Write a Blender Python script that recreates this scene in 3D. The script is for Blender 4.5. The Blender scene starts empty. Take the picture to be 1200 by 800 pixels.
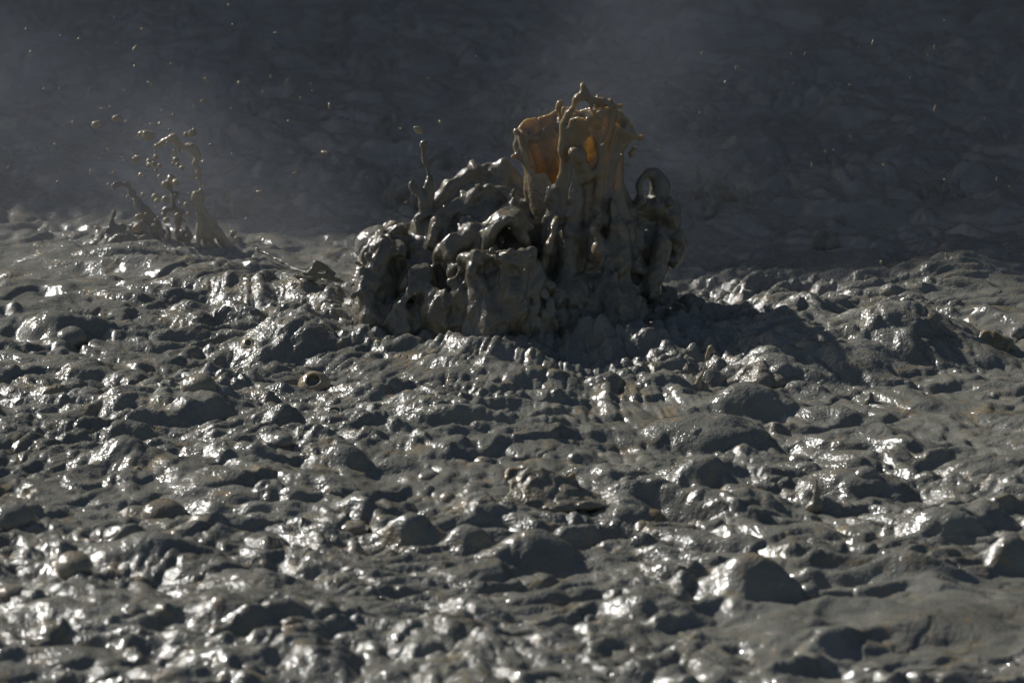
import bpy, math, random, time
import numpy as np
from mathutils import Vector
T0 = time.time()
random.seed(7); RNG = np.random.default_rng(11)
R = math.radians

# ------------------------------------------------------------------ camera
scene = bpy.context.scene
PITCH, CAM_H, LENS = 13.0, 4.5, 171.0
CAM_Y = -CAM_H / math.tan(R(PITCH))              # the view axis meets the pool at the origin
cam_d = bpy.data.cameras.new('camera'); cam = bpy.data.objects.new('camera', cam_d)
scene.collection.objects.link(cam); scene.camera = cam
cam.location = (0, CAM_Y, CAM_H); cam.rotation_euler = (R(90 - PITCH), 0, 0)
cam_d.lens = LENS; cam_d.sensor_width = 36; cam_d.clip_start = 0.5; cam_d.clip_end = 900
cam_d.dof.use_dof = True; cam_d.dof.focus_distance = 20.1; cam_d.dof.aperture_fstop = 3.2

# ------------------------------------------------------------------ sky, sun, exposure
SUN_AZ, SUN_EL = 51.0, 36.0                      # degrees left of straight ahead, above the horizon
world = bpy.data.worlds.new('World'); scene.world = world; world.use_nodes = True
wn = world.node_tree; bg = wn.nodes['Background']
sky = wn.nodes.new('ShaderNodeTexSky'); sky.sky_type = 'NISHITA'; sky.sun_disc = False
sky.sun_elevation = R(SUN_EL); sky.sun_rotation = R(-SUN_AZ)
wn.links.new(sky.outputs[0], bg.inputs[0]); bg.inputs[1].default_value = 0.056
SUN_DIR = Vector((-math.sin(R(SUN_AZ)) * math.cos(R(SUN_EL)), math.cos(R(SUN_AZ)) * math.cos(R(SUN_EL)), math.sin(R(SUN_EL))))
sun_d = bpy.data.lights.new('sun', 'SUN'); sun = bpy.data.objects.new('sun', sun_d); scene.collection.objects.link(sun)
sun_d.energy = 5.0; sun_d.angle = R(0.5); sun_d.color = (1.0, 0.97, 0.925)
sun.rotation_euler = SUN_DIR.to_track_quat('Z', 'Y').to_euler(); sun.location = SUN_DIR * 60
vs = scene.view_settings; vs.view_transform = 'Standard'; vs.look = 'None'; vs.gamma = 1.0; vs.exposure = 0.0
vs.use_curve_mapping = False
scene.render.engine = 'CYCLES'
scene.cycles.use_denoising = True
scene.cycles.max_bounces = 6; scene.cycles.diffuse_bounces = 2; scene.cycles.glossy_bounces = 2
scene.cycles.volume_bounces = 0; scene.cycles.volume_step_rate = 3.0; scene.cycles.volume_max_steps = 48
scene.cycles.sample_clamp_indirect = 4.0; scene.cycles.caustics_reflective = False; scene.cycles.caustics_refractive = False

# ------------------------------------------------------------------ pixel <-> world helpers (1200 x 800 photograph)
K = 36 / 1200 / LENS
FW = Vector((0, math.cos(R(PITCH)), -math.sin(R(PITCH)))); UP = Vector((0, math.sin(R(PITCH)), math.cos(R(PITCH))))
CAM = Vector((0, CAM_Y, CAM_H))
def ray(px, py): return FW + Vector((1, 0, 0)) * ((px - 600) * K) + UP * ((400 - py) * K)
def gnd(px, py, z=0.0):                          # where that line of sight meets height z
    d = ray(px, py); return CAM + d * ((z - CAM_H) / d.z)
def at(px, py, y):                               # the point of that line of sight at distance y
    d = ray(px, py); return CAM + d * ((y - CAM_Y) / d.y)
def psize(y): return (y - CAM_Y) / math.cos(R(PITCH)) * K   # metres per photograph pixel there (approx.)

# ------------------------------------------------------------------ noise
PERM = RNG.permutation(256).astype(np.int32); PERM = np.concatenate([PERM, PERM, PERM])
ANG = RNG.random(256) * 2 * np.pi
G2 = np.stack([np.cos(ANG), np.sin(ANG)], 1).astype(np.float32)
G3 = RNG.normal(size=(256, 3)); G3 = (G3 / np.linalg.norm(G3, axis=1, keepdims=True)).astype(np.float32)
def fade(t): return t * t * t * (t * (t * 6 - 15) + 10)
def n2(x, y, s=0):
    x = x + 37.7 * s; y = y - 19.3 * s
    xi = np.floor(x).astype(np.int32); yi = np.floor(y).astype(np.int32)
    xf = (x - xi).astype(np.float32); yf = (y - yi).astype(np.float32); xi &= 255; yi &= 255
    u = fade(xf); v = fade(yf)
    def g(i, j):
        h = PERM[PERM[(xi + i) & 255] + ((yi + j) & 255)] & 255
        return G2[h, 0] * (xf - i) + G2[h, 1] * (yf - j)
    a = g(0, 0); b = g(1, 0); c = g(0, 1); d = g(1, 1)
    a = a + u * (b - a); c = c + u * (d - c)
    return (a + v * (c - a)) * 1.5
def n3(x, y, z, s=0):
    x = x + 17.7 * s; y = y - 9.3 * s; z = z + 5.1 * s
    xi = np.floor(x).astype(np.int32); yi = np.floor(y).astype(np.int32); zi = np.floor(z).astype(np.int32)
    xf = (x - xi).astype(np.float32); yf = (y - yi).astype(np.float32); zf = (z - zi).astype(np.float32)
    xi &= 255; yi &= 255; zi &= 255
    u = fade(xf); v = fade(yf); w = fade(zf)
    def g(i, j, k):
        h = PERM[PERM[PERM[(xi + i) & 255] + ((yi + j) & 255)] + ((zi + k) & 255)] & 255
        q = G3[h]; return q[..., 0] * (xf - i) + q[..., 1] * (yf - j) + q[..., 2] * (zf - k)
    def pl(k):
        a = g(0, 0, k); b = g(1, 0, k); c = g(0, 1, k); d = g(1, 1, k)
        a = a + u * (b - a); c = c + u * (d - c); return a + v * (c - a)
    a = pl(0); b = pl(1); return (a + w * (b - a)) * 1.5
def sstep(a, b, x):
    t = np.clip((x - a) / (b - a), 0, 1); return t * t * (3 - 2 * t)

# ------------------------------------------------------------------ objects
def tag(o, label=None, cat=None, group=None, kind=None):
    for k, v in (('label', label), ('category', cat), ('group', group), ('kind', kind)):
        if v: o[k] = v
    return o
def link(name, me, mat=None, parent=None, loc=None):
    o = bpy.data.objects.new(name, me); scene.collection.objects.link(o)
    if mat and me and not me.materials: me.materials.append(mat)
    if loc is not None: o.location = loc
    if parent: o.parent = parent
    return o
def empty(name, loc):
    o = bpy.data.objects.new(name, None); scene.collection.objects.link(o); o.location = loc; o.empty_display_size = 0.1; return o
def mesh_np(name, V, Q, N=None):
    me = bpy.data.meshes.new(name); V = np.ascontiguousarray(V, np.float32); Q = np.ascontiguousarray(Q, np.int32)
    nf, k = Q.shape
    me.vertices.add(len(V)); me.vertices.foreach_set('co', V.ravel())
    me.loops.add(nf * k); me.loops.foreach_set('vertex_index', Q.ravel())
    me.polygons.add(nf); me.polygons.foreach_set('loop_start', np.arange(0, nf * k, k, dtype=np.int32))
    me.polygons.foreach_set('use_smooth', np.ones(nf, bool))
    me.update(calc_edges=True)
    if N is not None: me.normals_split_custom_set_from_vertices(N.astype(np.float32))
    return me

# ------------------------------------------------------------------ materials
def mud_material(name, c_dark, c_light, rough=0.28, bump=0.5, sss=0.0, radius=(1, .75, .36), sss_scale=0.02, fine=1.0, coat=0.5, attr=None):
    m = bpy.data.materials.new(name); m.use_nodes = True
    nt = m.node_tree; N = nt.nodes; L = nt.links; p = N['Principled BSDF']
    geo = N.new('ShaderNodeNewGeometry')
    def noise(scale, detail, rgh=0.55, dist=0.0):
        t = N.new('ShaderNodeTexNoise'); t.inputs['Scale'].default_value = scale; t.inputs['Detail'].default_value = detail
        t.inputs['Roughness'].default_value = rgh; t.inputs['Distortion'].default_value = dist
        L.new(geo.outputs['Position'], t.inputs['Vector']); return t.outputs['Fac']
    a = noise(2.3, 5, 0.6, 0.8)
    ramp = N.new('ShaderNodeValToRGB'); ramp.color_ramp.elements[0].position = 0.32; ramp.color_ramp.elements[1].position = 0.7
    ramp.color_ramp.elements[0].color = (*c_dark, 1); ramp.color_ramp.elements[1].color = (*c_light, 1)
    L.new(a, ramp.inputs[0])
    fl = N.new('ShaderNodeMapRange'); fl.inputs[1].default_value = .56; fl.inputs[2].default_value = .68; fl.inputs[3].default_value = 0; fl.inputs[4].default_value = .75
    L.new(noise(7.5, 4, .6, 1.2), fl.inputs[0]); mx = N.new('ShaderNodeMix'); mx.data_type = 'RGBA'       # ochre silt stirred in
    L.new(fl.outputs[0], mx.inputs[0]); L.new(ramp.outputs[0], mx.inputs[6]); mx.inputs[7].default_value = (.25, .195, .115, 1)
    L.new(mx.outputs[2], p.inputs['Base Color'])
    mr = N.new('ShaderNodeMapRange'); mr.inputs[1].default_value = .3; mr.inputs[2].default_value = .7; mr.inputs[3].default_value = rough * 0.55; mr.inputs[4].default_value = rough * 2.0
    L.new(noise(6, 3), mr.inputs[0]); L.new(mr.outputs[0], p.inputs['Roughness'])
    p.inputs['IOR'].default_value = 1.4
    p.inputs['Coat Weight'].default_value = coat; p.inputs['Coat Roughness'].default_value = 0.047; p.inputs['Coat IOR'].default_value = 1.33
    b1 = N.new('ShaderNodeBump'); b1.inputs['Strength'].default_value = bump; b1.inputs['Distance'].default_value = 0.02 * fine
    L.new(noise(26 / fine, 3, 0.5, 0.6), b1.inputs['Height'])
    b2 = N.new('ShaderNodeBump'); b2.inputs['Strength'].default_value = bump; b2.inputs['Distance'].default_value = 0.0085 * fine
    L.new(noise(80 / fine, 2, 0.5, 0.5), b2.inputs['Height']); L.new(b1.outputs[0], b2.inputs['Normal'])
    if attr:                                         # calm mud is smoother than restless mud
        at_ = N.new('ShaderNodeAttribute'); at_.attribute_name = attr
        for b_, lo, hi in ((b1, .2, bump), (b2, .35, bump * 1.2)):
            q = N.new('ShaderNodeMapRange'); q.inputs[1].default_value = .0; q.inputs[2].default_value = 1.0; q.inputs[3].default_value = lo; q.inputs[4].default_value = hi
            L.new(at_.outputs['Fac'], q.inputs[0]); L.new(q.outputs[0], b_.inputs['Strength'])
    L.new(b2.outputs[0], p.inputs['Normal']); L.new(b2.outputs[0], p.inputs['Coat Normal'])
    if sss:
        p.inputs['Subsurface Weight'].default_value = sss; p.inputs['Subsurface Radius'].default_value = radius
        p.inputs['Subsurface Scale'].default_value = sss_scale
    return m
MUD = mud_material('wet_grey_mud', (.126, .122, .100), (.215, .209, .175), rough=0.18, bump=0.52, coat=0.8, attr='rough')
MUD_ERUPT = mud_material('thrown_mud', (.112, .100, .074), (.195, .175, .134), rough=0.14, bump=0.45, sss=0.4, sss_scale=0.02, fine=0.7, coat=1.0)
MUD_CROWN = mud_material('thin_brown_mud_film', (.17, .140, .092), (.28, .235, .160), rough=0.15, bump=0.5, sss=.95, radius=(1, .82, .40), sss_scale=0.043, fine=0.8, coat=.8)
MUD_BUBBLE = mud_material('mud_bubble_film', (.175, .155, .115), (.265, .238, .18), rough=0.16, bump=0.35, sss=0.5, sss_scale=0.02, coat=0.8)
MUD_DROP = mud_material('mud_drop', (.26, .21, .14), (.36, .30, .20), rough=0.2, bump=0.1, sss=0.4, sss_scale=0.008)
MUD_AMBER = mud_material('amber_mud', (.15, .125, .075), (.25, .205, .125), rough=0.2, bump=0.5, sss=1.0, radius=(1, .84, .34), sss_scale=0.03, fine=0.8)
MUD_FIN = mud_material('brownish_wet_mud', (.135, .120, .086), (.22, .198, .148), rough=0.18, bump=0.6, sss=.3, coat=.85)
def shade_bank_material():
    m = bpy.data.materials.new('dark_shade_bank'); m.use_nodes = True
    nt = m.node_tree; N = nt.nodes; L = nt.links; p = N['Principled BSDF']
    g = N.new('ShaderNodeNewGeometry'); t = N.new('ShaderNodeTexNoise'); t.inputs['Scale'].default_value = 0.7; t.inputs['Detail'].default_value = 8
    L.new(g.outputs['Position'], t.inputs['Vector']); r = N.new('ShaderNodeValToRGB')
    r.color_ramp.elements[0].color = (.045, .042, .036, 1); r.color_ramp.elements[1].color = (.13, .115, .09, 1)
    L.new(t.outputs['Fac'], r.inputs[0]); L.new(r.outputs[0], p.inputs['Base Color']); p.inputs['Roughness'].default_value = 0.85
    b = N.new('ShaderNodeBump'); b.inputs['Strength'].default_value = 0.6; b.inputs['Distance'].default_value = 0.3
    L.new(t.outputs['Fac'], b.inputs['Height']); L.new(b.outputs[0], p.inputs['Normal']); return m

# ================================================================== MUD POOL (heightfield with sideways swelling)
def steps(a, b, d): return np.arange(a, b - d * 0.5, d)
def grow(a, end, d, f=1.22):
    out = []; x = a; s = 1 if end > a else -1
    while (x - end) * s < 0: out.append(x); d *= f; x += s * d
    out.append(end); return np.array(out)
xs_half = np.concatenate([steps(0, 1.95, 0.0068), steps(1.95, 3.15, 0.011)])
xs_half = np.concatenate([xs_half, grow(3.15, 160, 0.02)])
XS = np.concatenate([-xs_half[:0:-1], xs_half])
YS = np.concatenate([grow(-5.5, -160, 0.02)[:0:-1], steps(-5.5, 2.6, 0.0118), steps(2.6, 9.4, 0.026), grow(9.4, 240, 0.05)])
X, Y = np.meshgrid(XS.astype(np.float64), YS.astype(np.float64))
near = 1 - sstep(7, 16, np.hypot(X, Y - 1.5))
EX, EY = 0.22, 0.45                                  # foot of the eruption
def sab(v, e=.05): return np.sqrt(v * v + e * e) - e
def build_height():
    wx = n2(X / 1.1, Y / 1.1, 1) * 0.34 + n2(X / .33, Y / .33, 2) * 0.10 + n2(X / .12, Y / .12, 14) * 0.03
    wy = n2(X / 1.1, Y / 1.1, 3) * 0.34 + n2(X / .33, Y / .33, 4) * 0.10 + n2(X / .12, Y / .12, 15) * 0.03
    ax, ay = X + wx, Y + wy
    rough = sstep(-0.35, 0.5, n2(X / 1.2, Y / 1.2, 5) + 0.35 * n2(X / .4, Y / .4, 6))       # restless and calm patches
    rough = np.clip(rough + .4 * sstep(.3, -1.2, X) * sstep(1.2, -1.5, Y) + .2 * sstep(.5, -1.5, Y) - .35 * np.exp(-((X - 1.2) / .6) ** 2 - ((Y + 3.6) / 1.2) ** 2), 0, 1.25)
    h = n2(X / 1.9, Y / 1.9, 7) * 0.07
    b1 = sab(n2(ax / .75, ay / .55, 8)); b2 = sab(n2(ax / .34, ay / .26, 9)); b3 = sab(n2(ax / .26, ay / .13, 10))
    b4 = sab(n2(ax / .11, ay / .065, 12)); f1 = 1 - sab(n2(ax / .62, ay / .30, 16)); f2 = 1 - sab(n2(ax / .26, ay / .15, 17))
    mix = sstep(-.3, .3, n2(X / .9, Y / .9, 18))
    b5 = sab(n2(ax / .05, ay / .036, 19))
    b2b = sab(n2(ax / .42 + 9, ay / .21, 23))
    h = h + b1 * 0.035 + b2 * (0.008 + 0.020 * rough) * (1 - .6 * mix) + b2b * (.010 + .022 * rough) + b3 * (0.012 + 0.020 * rough) + b4 * (0.005 + 0.012 * rough) + b5 * (.0015 + .0045 * rough)
    h = h + (f1 ** 5 * .045 + f2 ** 4 * .03 * (.35 + rough)) * (.25 + .75 * mix)           # folded edges where sheets of mud overlap
    # mud streaming down the hump right of the eruption and the slope left of it
    for (px, py, w, d, ux, uy, amp, sd) in ((985, 395, 120, 1.1, .40, -.92, 1.0, 41), (1090, 400, 70, .8, .40, -.92, .7, 44), (300, 365, 140, 1.1, -.36, -.93, .75, 47), (70, 480, 110, 1.1, -.36, -.93, .7, 49), (130, 590, 120, 1.1, -.4, -.92, .5, 52)):
        g = gnd(px, py); m = np.exp(-((X - g.x) / (w * psize(g.y))) ** 2 - ((Y - g.y) / d) ** 2)
        u = (ax - g.x) * ux + (ay - g.y) * uy; v = (ax - g.x) * -uy + (ay - g.y) * ux
        h = h * (1 - .6 * m * amp) + m * amp * (sab(n2(v / .15, u / .8, sd)) * .06 + sab(n2(v / .065, u / .4, sd + 1)) * .032 + sab(n2(v / .034, u / .22, sd + 2)) * .014)
    # overlapping sheets of mud: each creeps towards the shore and ends in a lobed front
    for lam, amp, s1, s2, sd in ((.62, .042, .55, .16, 81), (.34, .024, .36, .11, 85), (.19, .012, .22, .07, 89)):
        ph = (Y + n2(X / s1, Y / s1, sd) * s1 * .75 + n2(X / s2, Y / s2, sd + 1) * s2 * .7 + n2(X / 1.6, Y / 1.6, sd + 2) * .5) / lam
        fr = ph - np.floor(ph); h = h + amp * (1 - fr) * sstep(0, .10, fr) * (.35 + .65 * sstep(-.3, .4, n2(X / .8, Y / .8, sd + 3))) * np.exp(-np.maximum(0, Y - .5) / 1.5)
    r = np.hypot(X - EX, Y - EY) + 1e-6; cx, cy = (X - EX) / r, (Y - EY) / r
    wr = r + wx * 0.6
    st = sab(n3(cx * 5.5 + wx, cy * 5.5 + wy, wr / .9, 3)) * 0.04 + sab(n3(cx * 14 + wx * 2, cy * 14 + wy * 2, wr / .55, 4)) * 0.05 + sab(n3(cx * 34 + wx * 4, cy * 34 + wy * 4, wr / .3, 6)) * 0.026 + sab(n3(cx * 70 + wx * 6, cy * 70 + wy * 6, wr / .16, 7)) * .011
    h = h + st * (.2 + .6 * np.exp(-(r / 3.0) ** 2))
    wv = np.maximum(0, n2(X / .8 + 3, Y / .5, 11)) ** 1.3 * 0.05                              # heaves
    far = sstep(1.6, 3.2, Y)                         # the far pool boils in somewhat higher waves
    h = h + far * (sab(n2(ax / .55, ay / .6, 33)) * .07 + np.maximum(0, n2(ax / .7, ay / .8, 34)) * .13 + sab(n2(ax / .24, ay / .25, 35)) * .07 + sab(n2(ax / .12, ay / .13, 36)) * .03)
    return (h + wv - 0.12), rough
Hh, ROUGH = build_height()
core = np.abs(XS) < 3; prof = Hh[:, core].mean(1); yy_ = np.arange(-9, 12, .1); pr = np.interp(yy_, YS, prof)
pr = np.convolve(np.pad(pr, 12, 'edge'), np.ones(25) / 25, 'valid'); Hh = Hh - np.interp(YS, yy_, pr)[:, None]     # the pool stays level as a whole

# heaved domes one can point at: px, py of the middle of the foot, half width px, height px, roughness, lean
DOMES = [
 (140, 548, 58, 44, .2), (152, 512, 40, 26, .2), (40, 520, 45, 22, .1), (62, 388, 44, 32, .3), (100, 432, 40, 22, .5), (150, 440, 36, 20, .4),
 (105, 470, 38, 20, .1), (240, 330, 70, 34, .8), (345, 400, 72, 62, 1.), (300, 345, 70, 42, .9), (365, 345, 50, 36, 1.), (300, 545, 44, 24, .2),
 (330, 455, 36, 20, .2), (405, 545, 40, 34, .4), (465, 545, 38, 28, .3),
 (830, 502, 86, 32, .0), (882, 470, 66, 36, .0), (893, 437, 46, 30, .5), (760, 500, 120, 14, .15), (960, 475, 60, 30, 1.), (1000, 505, 90, 14, .1),
 (485, 632, 48, 42, .3), (548, 640, 36, 36, .3), (630, 652, 70, 44, .2), (705, 650, 40, 24, .3), (520, 452, 80, 34, .5), (430, 470, 60, 26, .6),
 (660, 452, 90, 26, .7), (760, 448, 80, 26, .8), (880, 700, 70, 62, .2), (826, 575, 50, 52, .2), (1105, 620, 72, 42, .0), (1150, 610, 50, 30, .1),
 (1185, 660, 45, 48, .3), (1060, 680, 80, 50, .2), (985, 410, 175, 58, .75), (915, 385, 90, 20, 1.1), (1080, 415, 90, 16, 1.1), (1140, 415, 60, 30, .5),
 (170, 660, 90, 48, .2), (270, 590, 45, 34, .5), (230, 640, 70, 36, .4), (300, 690, 50, 26, .5), (200, 480, 40, 16, .4), (245, 480, 60, 26, .4),
 (60, 720, 60, 30, .4), (330, 740, 60, 30, .3), (450, 720, 70, 30, .4), (960, 760, 90, 40, .3), (1110, 740, 100, 36, .2), (760, 720, 80, 30, .3),
 (1000, 560, 80, 34, .6), (940, 620, 70, 34, .5), (1160, 540, 80, 26, .4), (700, 560, 70, 30, .6), (600, 520, 90, 28, .6),
 (290, 262, 60, 44, .6), (150, 290, 70, 22, .6), (60, 300, 70, 20, .6), (400, 270, 60, 34, .6), (440, 240, 60, 34, .6), (850, 250, 80, 60, .7), (960, 300, 90, 30, .6),
 (1120, 330, 80, 30, .6), (560, 230, 60, 34, .6), (760, 250, 80, 30, .6), (700, 190, 80, 30, .5), (350, 220, 80, 24, .5), (120, 200, 90, 26, .5), (1050, 240, 90, 26, .5),
]
BOLD = {(140, 548), (152, 512), (62, 388), (830, 502), (882, 470), (485, 632), (548, 640), (630, 652), (880, 700), (826, 575), (1105, 620), (1150, 610), (300, 545), (405, 545), (170, 660), (1185, 660)}
HUMP = {(985, 410)}
SHARP = 0.0
def stamp_dome(cx, cy, rx, ry, hh, rg, seed):
    x0, x1 = np.searchsorted(XS, (cx - rx * 1.6, cx + rx * 1.6)); y0, y1 = np.searchsorted(YS, (cy - ry * 1.6, cy + ry * 1.6))
    if x1 - x0 < 2 or y1 - y0 < 2: return
    sl = np.s_[y0:y1, x0:x1]; x, y = X[sl], Y[sl]; m = (rx + ry) / 2
    wob = n2(x / (m * .9), y / (m * .9), seed) * .24 + n2(x / (m * .35), y / (m * .35), seed + 1) * .06
    d = np.hypot((x - cx) / rx, (y - cy) / ry) * (1 + wob)
    cap = np.clip(1 - d * d, 0, 1) ** (1.7 - .8 * SHARP) * hh
    base = Hh[sl]; low = base * (0.25 + 0.75 * rg)                     # smooth domes swallow the small relief
    t = sstep(0.05, 0.5, cap / hh)
    Hh[sl] = base * (1 - t) + low * t + cap
    ROUGH[sl] = ROUGH[sl] * (1 - t) + rg * t
for i, (px, py, w, hp, rg) in enumerate(DOMES):
    g = gnd(px, py); s = psize(g.y); SHARP = .8 if (px, py) in HUMP else 0.0
    stamp_dome(g.x, g.y + w * s * .1, w * s, w * s * (.62 if py > 440 else 1.1), hp * s * (.8 if (px, py) in HUMP else .74 if (px, py) in BOLD else .42 if py > 440 else .5 if py > 310 else .22), max(rg, .32 if (px, py) in BOLD else .55), 20 + i)
SHARP = 1.0
for i in range(170):                                                    # small gobs thrown down all over
    x, y = random.uniform(-3.2, 3.2), random.uniform(-5.4, 7.5); r = random.uniform(.025, .085)
    j = min(len(YS) - 1, np.searchsorted(YS, y)); k = min(len(XS) - 1, np.searchsorted(XS, x))
    if ROUGH[j, k] < random.random() * .9: continue
    stamp_dome(x, y, r * random.uniform(.8, 1.6), r * random.uniform(.8, 1.5), r * random.uniform(.25, .6), .6, 200 + i)
# the pool swells into a collar round the foot of the eruption
r2 = np.hypot((X - .04) / .74, (Y - .28) / .44) * (1 + .25 * n2(X / .35, Y / .35, 71))
Hh = Hh + np.exp(-((r2 - .95) / .33) ** 2) * (.0 + .06 * np.abs(n2(X / .26, Y / .2, 72)) + .03 * np.abs(n2(X / .09, Y / .08, 73)) + .02 * np.abs(n2(X / .045, Y / .05, 74))) - .03 * np.exp(-((r2 - 1.75) / .4) ** 2)
Hh *= near
Hh[near <= 0] = 0
ROUGH = np.maximum(ROUGH, np.exp(-((r2 - .95) / .5) ** 2))
# sideways swelling: crests bulge over the creases
def gradm(F):
    gy = np.gradient(F, axis=0) / np.gradient(YS)[:, None]; gx = np.gradient(F, axis=1) / np.gradient(XS)[None, :]
    return gx, gy
def blur(F, n):
    for _ in range(n):
        F = (F + np.roll(F, 1, 0) + np.roll(F, -1, 0)) / 3; F = (F + np.roll(F, 1, 1) + np.roll(F, -1, 1)) / 3
    return F
GX, GY = gradm(blur(Hh, 3)); gm = np.sqrt(1 + GX ** 2 + GY ** 2)
CH = 0.011
VX = X - CH * GX / gm; VY = Y - CH * GY / gm
ny, nx = X.shape
idx = np.arange(ny * nx, dtype=np.int32).reshape(ny, nx)
quads = np.stack([idx[:-1, :-1], idx[:-1, 1:], idx[1:, 1:], idx[1:, :-1]], -1).reshape(-1, 4)
pool = link('mud_pool', mesh_np('mud_pool', np.stack([VX, VY, Hh], -1).reshape(-1, 3), quads), MUD); tag(pool, kind='structure')
ra = pool.data.attributes.new('rough', 'FLOAT', 'POINT'); ra.data.foreach_set('value', ROUGH.astype(np.float32).ravel())
print('pool', len(quads), round(time.time() - T0, 1))
def hz(x, y):
    j = int(np.clip(np.searchsorted(YS, y), 1, ny - 1)); i = int(np.clip(np.searchsorted(XS, x), 1, nx - 1)); return float(Hh[j, i])
def hit(px, py):                                    # where a line of sight meets the heaving surface
    d = ray(px, py); t = (0.7 - CAM_H) / d.z
    while t < 60:
        p = CAM + d * t
        if p.z <= hz(p.x, p.y): return p
        t += 0.02
    return gnd(px, py)

# ------------------------------------------------------------------ unseen steep bank, added and shaped to throw shade on the far pool
SHADE_Y = 4.25
def build_shade_bank():
    UC = -math.tan(R(SUN_AZ)) * (24 - SHADE_Y)
    u = np.concatenate([np.linspace(-140, UC - 14, 60), np.linspace(UC - 13.8, UC + 24, 190), np.linspace(UC + 25, 110, 60)]); v = np.linspace(0, 1, 60)
    U, Vv = np.meshgrid(u, v)
    crest_y = 24 + 1.5 * n2(U / 14, U * 0 + .5, 61)
    crest_z = (24 - SHADE_Y) / math.cos(R(SUN_AZ)) * math.tan(R(SUN_EL)) + 1.0 * np.clip(U - UC, -7, 4) + .8 * n2(U / 4.5, U * 0 + .3, 62) + 2.4 * n2(U / 2.3, U * 0 + .3, 63) + 2.2 * n2(U / .95, U * 0 + .3, 67) + 1.2 * n2(U / .45, U * 0 + .3, 68) + np.maximum(0, np.abs(U - UC) - 35) * -.12
    y = 12.5 + (crest_y - 12.5) * np.clip(Vv / .75, 0, 1) + np.maximum(0, Vv - .75) / .25 * 60
    z = -0.6 + (crest_z + .6) * sstep(-.15, .75, np.minimum(Vv, .75)) ** 1.0
    z = np.where(Vv <= .75, -0.6 + (crest_z + .6) * (np.clip(Vv / .75, 0, 1) ** .8), crest_z - (Vv - .75) * 20)
    e = np.clip(Vv * 6, 0, 1) * np.clip((.72 - Vv) * 8, 0, 1)
    y = y + e * (n2(U / 5, Vv * 6, 64) * 2.2 + n2(U / 1.8, Vv * 16, 65) * .8); z = z + e * n2(U / 3, Vv * 9, 66) * .8
    a, b = U.shape; ii = np.arange(a * b, dtype=np.int32).reshape(a, b)
    q = np.stack([ii[:-1, :-1], ii[:-1, 1:], ii[1:, 1:], ii[1:, :-1]], -1).reshape(-1, 4)
    o = link('unseen_shade_bank', mesh_np('unseen_shade_bank', np.stack([U, y, z], -1).reshape(-1, 3), q), shade_bank_material()); tag(o, kind='structure')
build_shade_bank()

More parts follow.
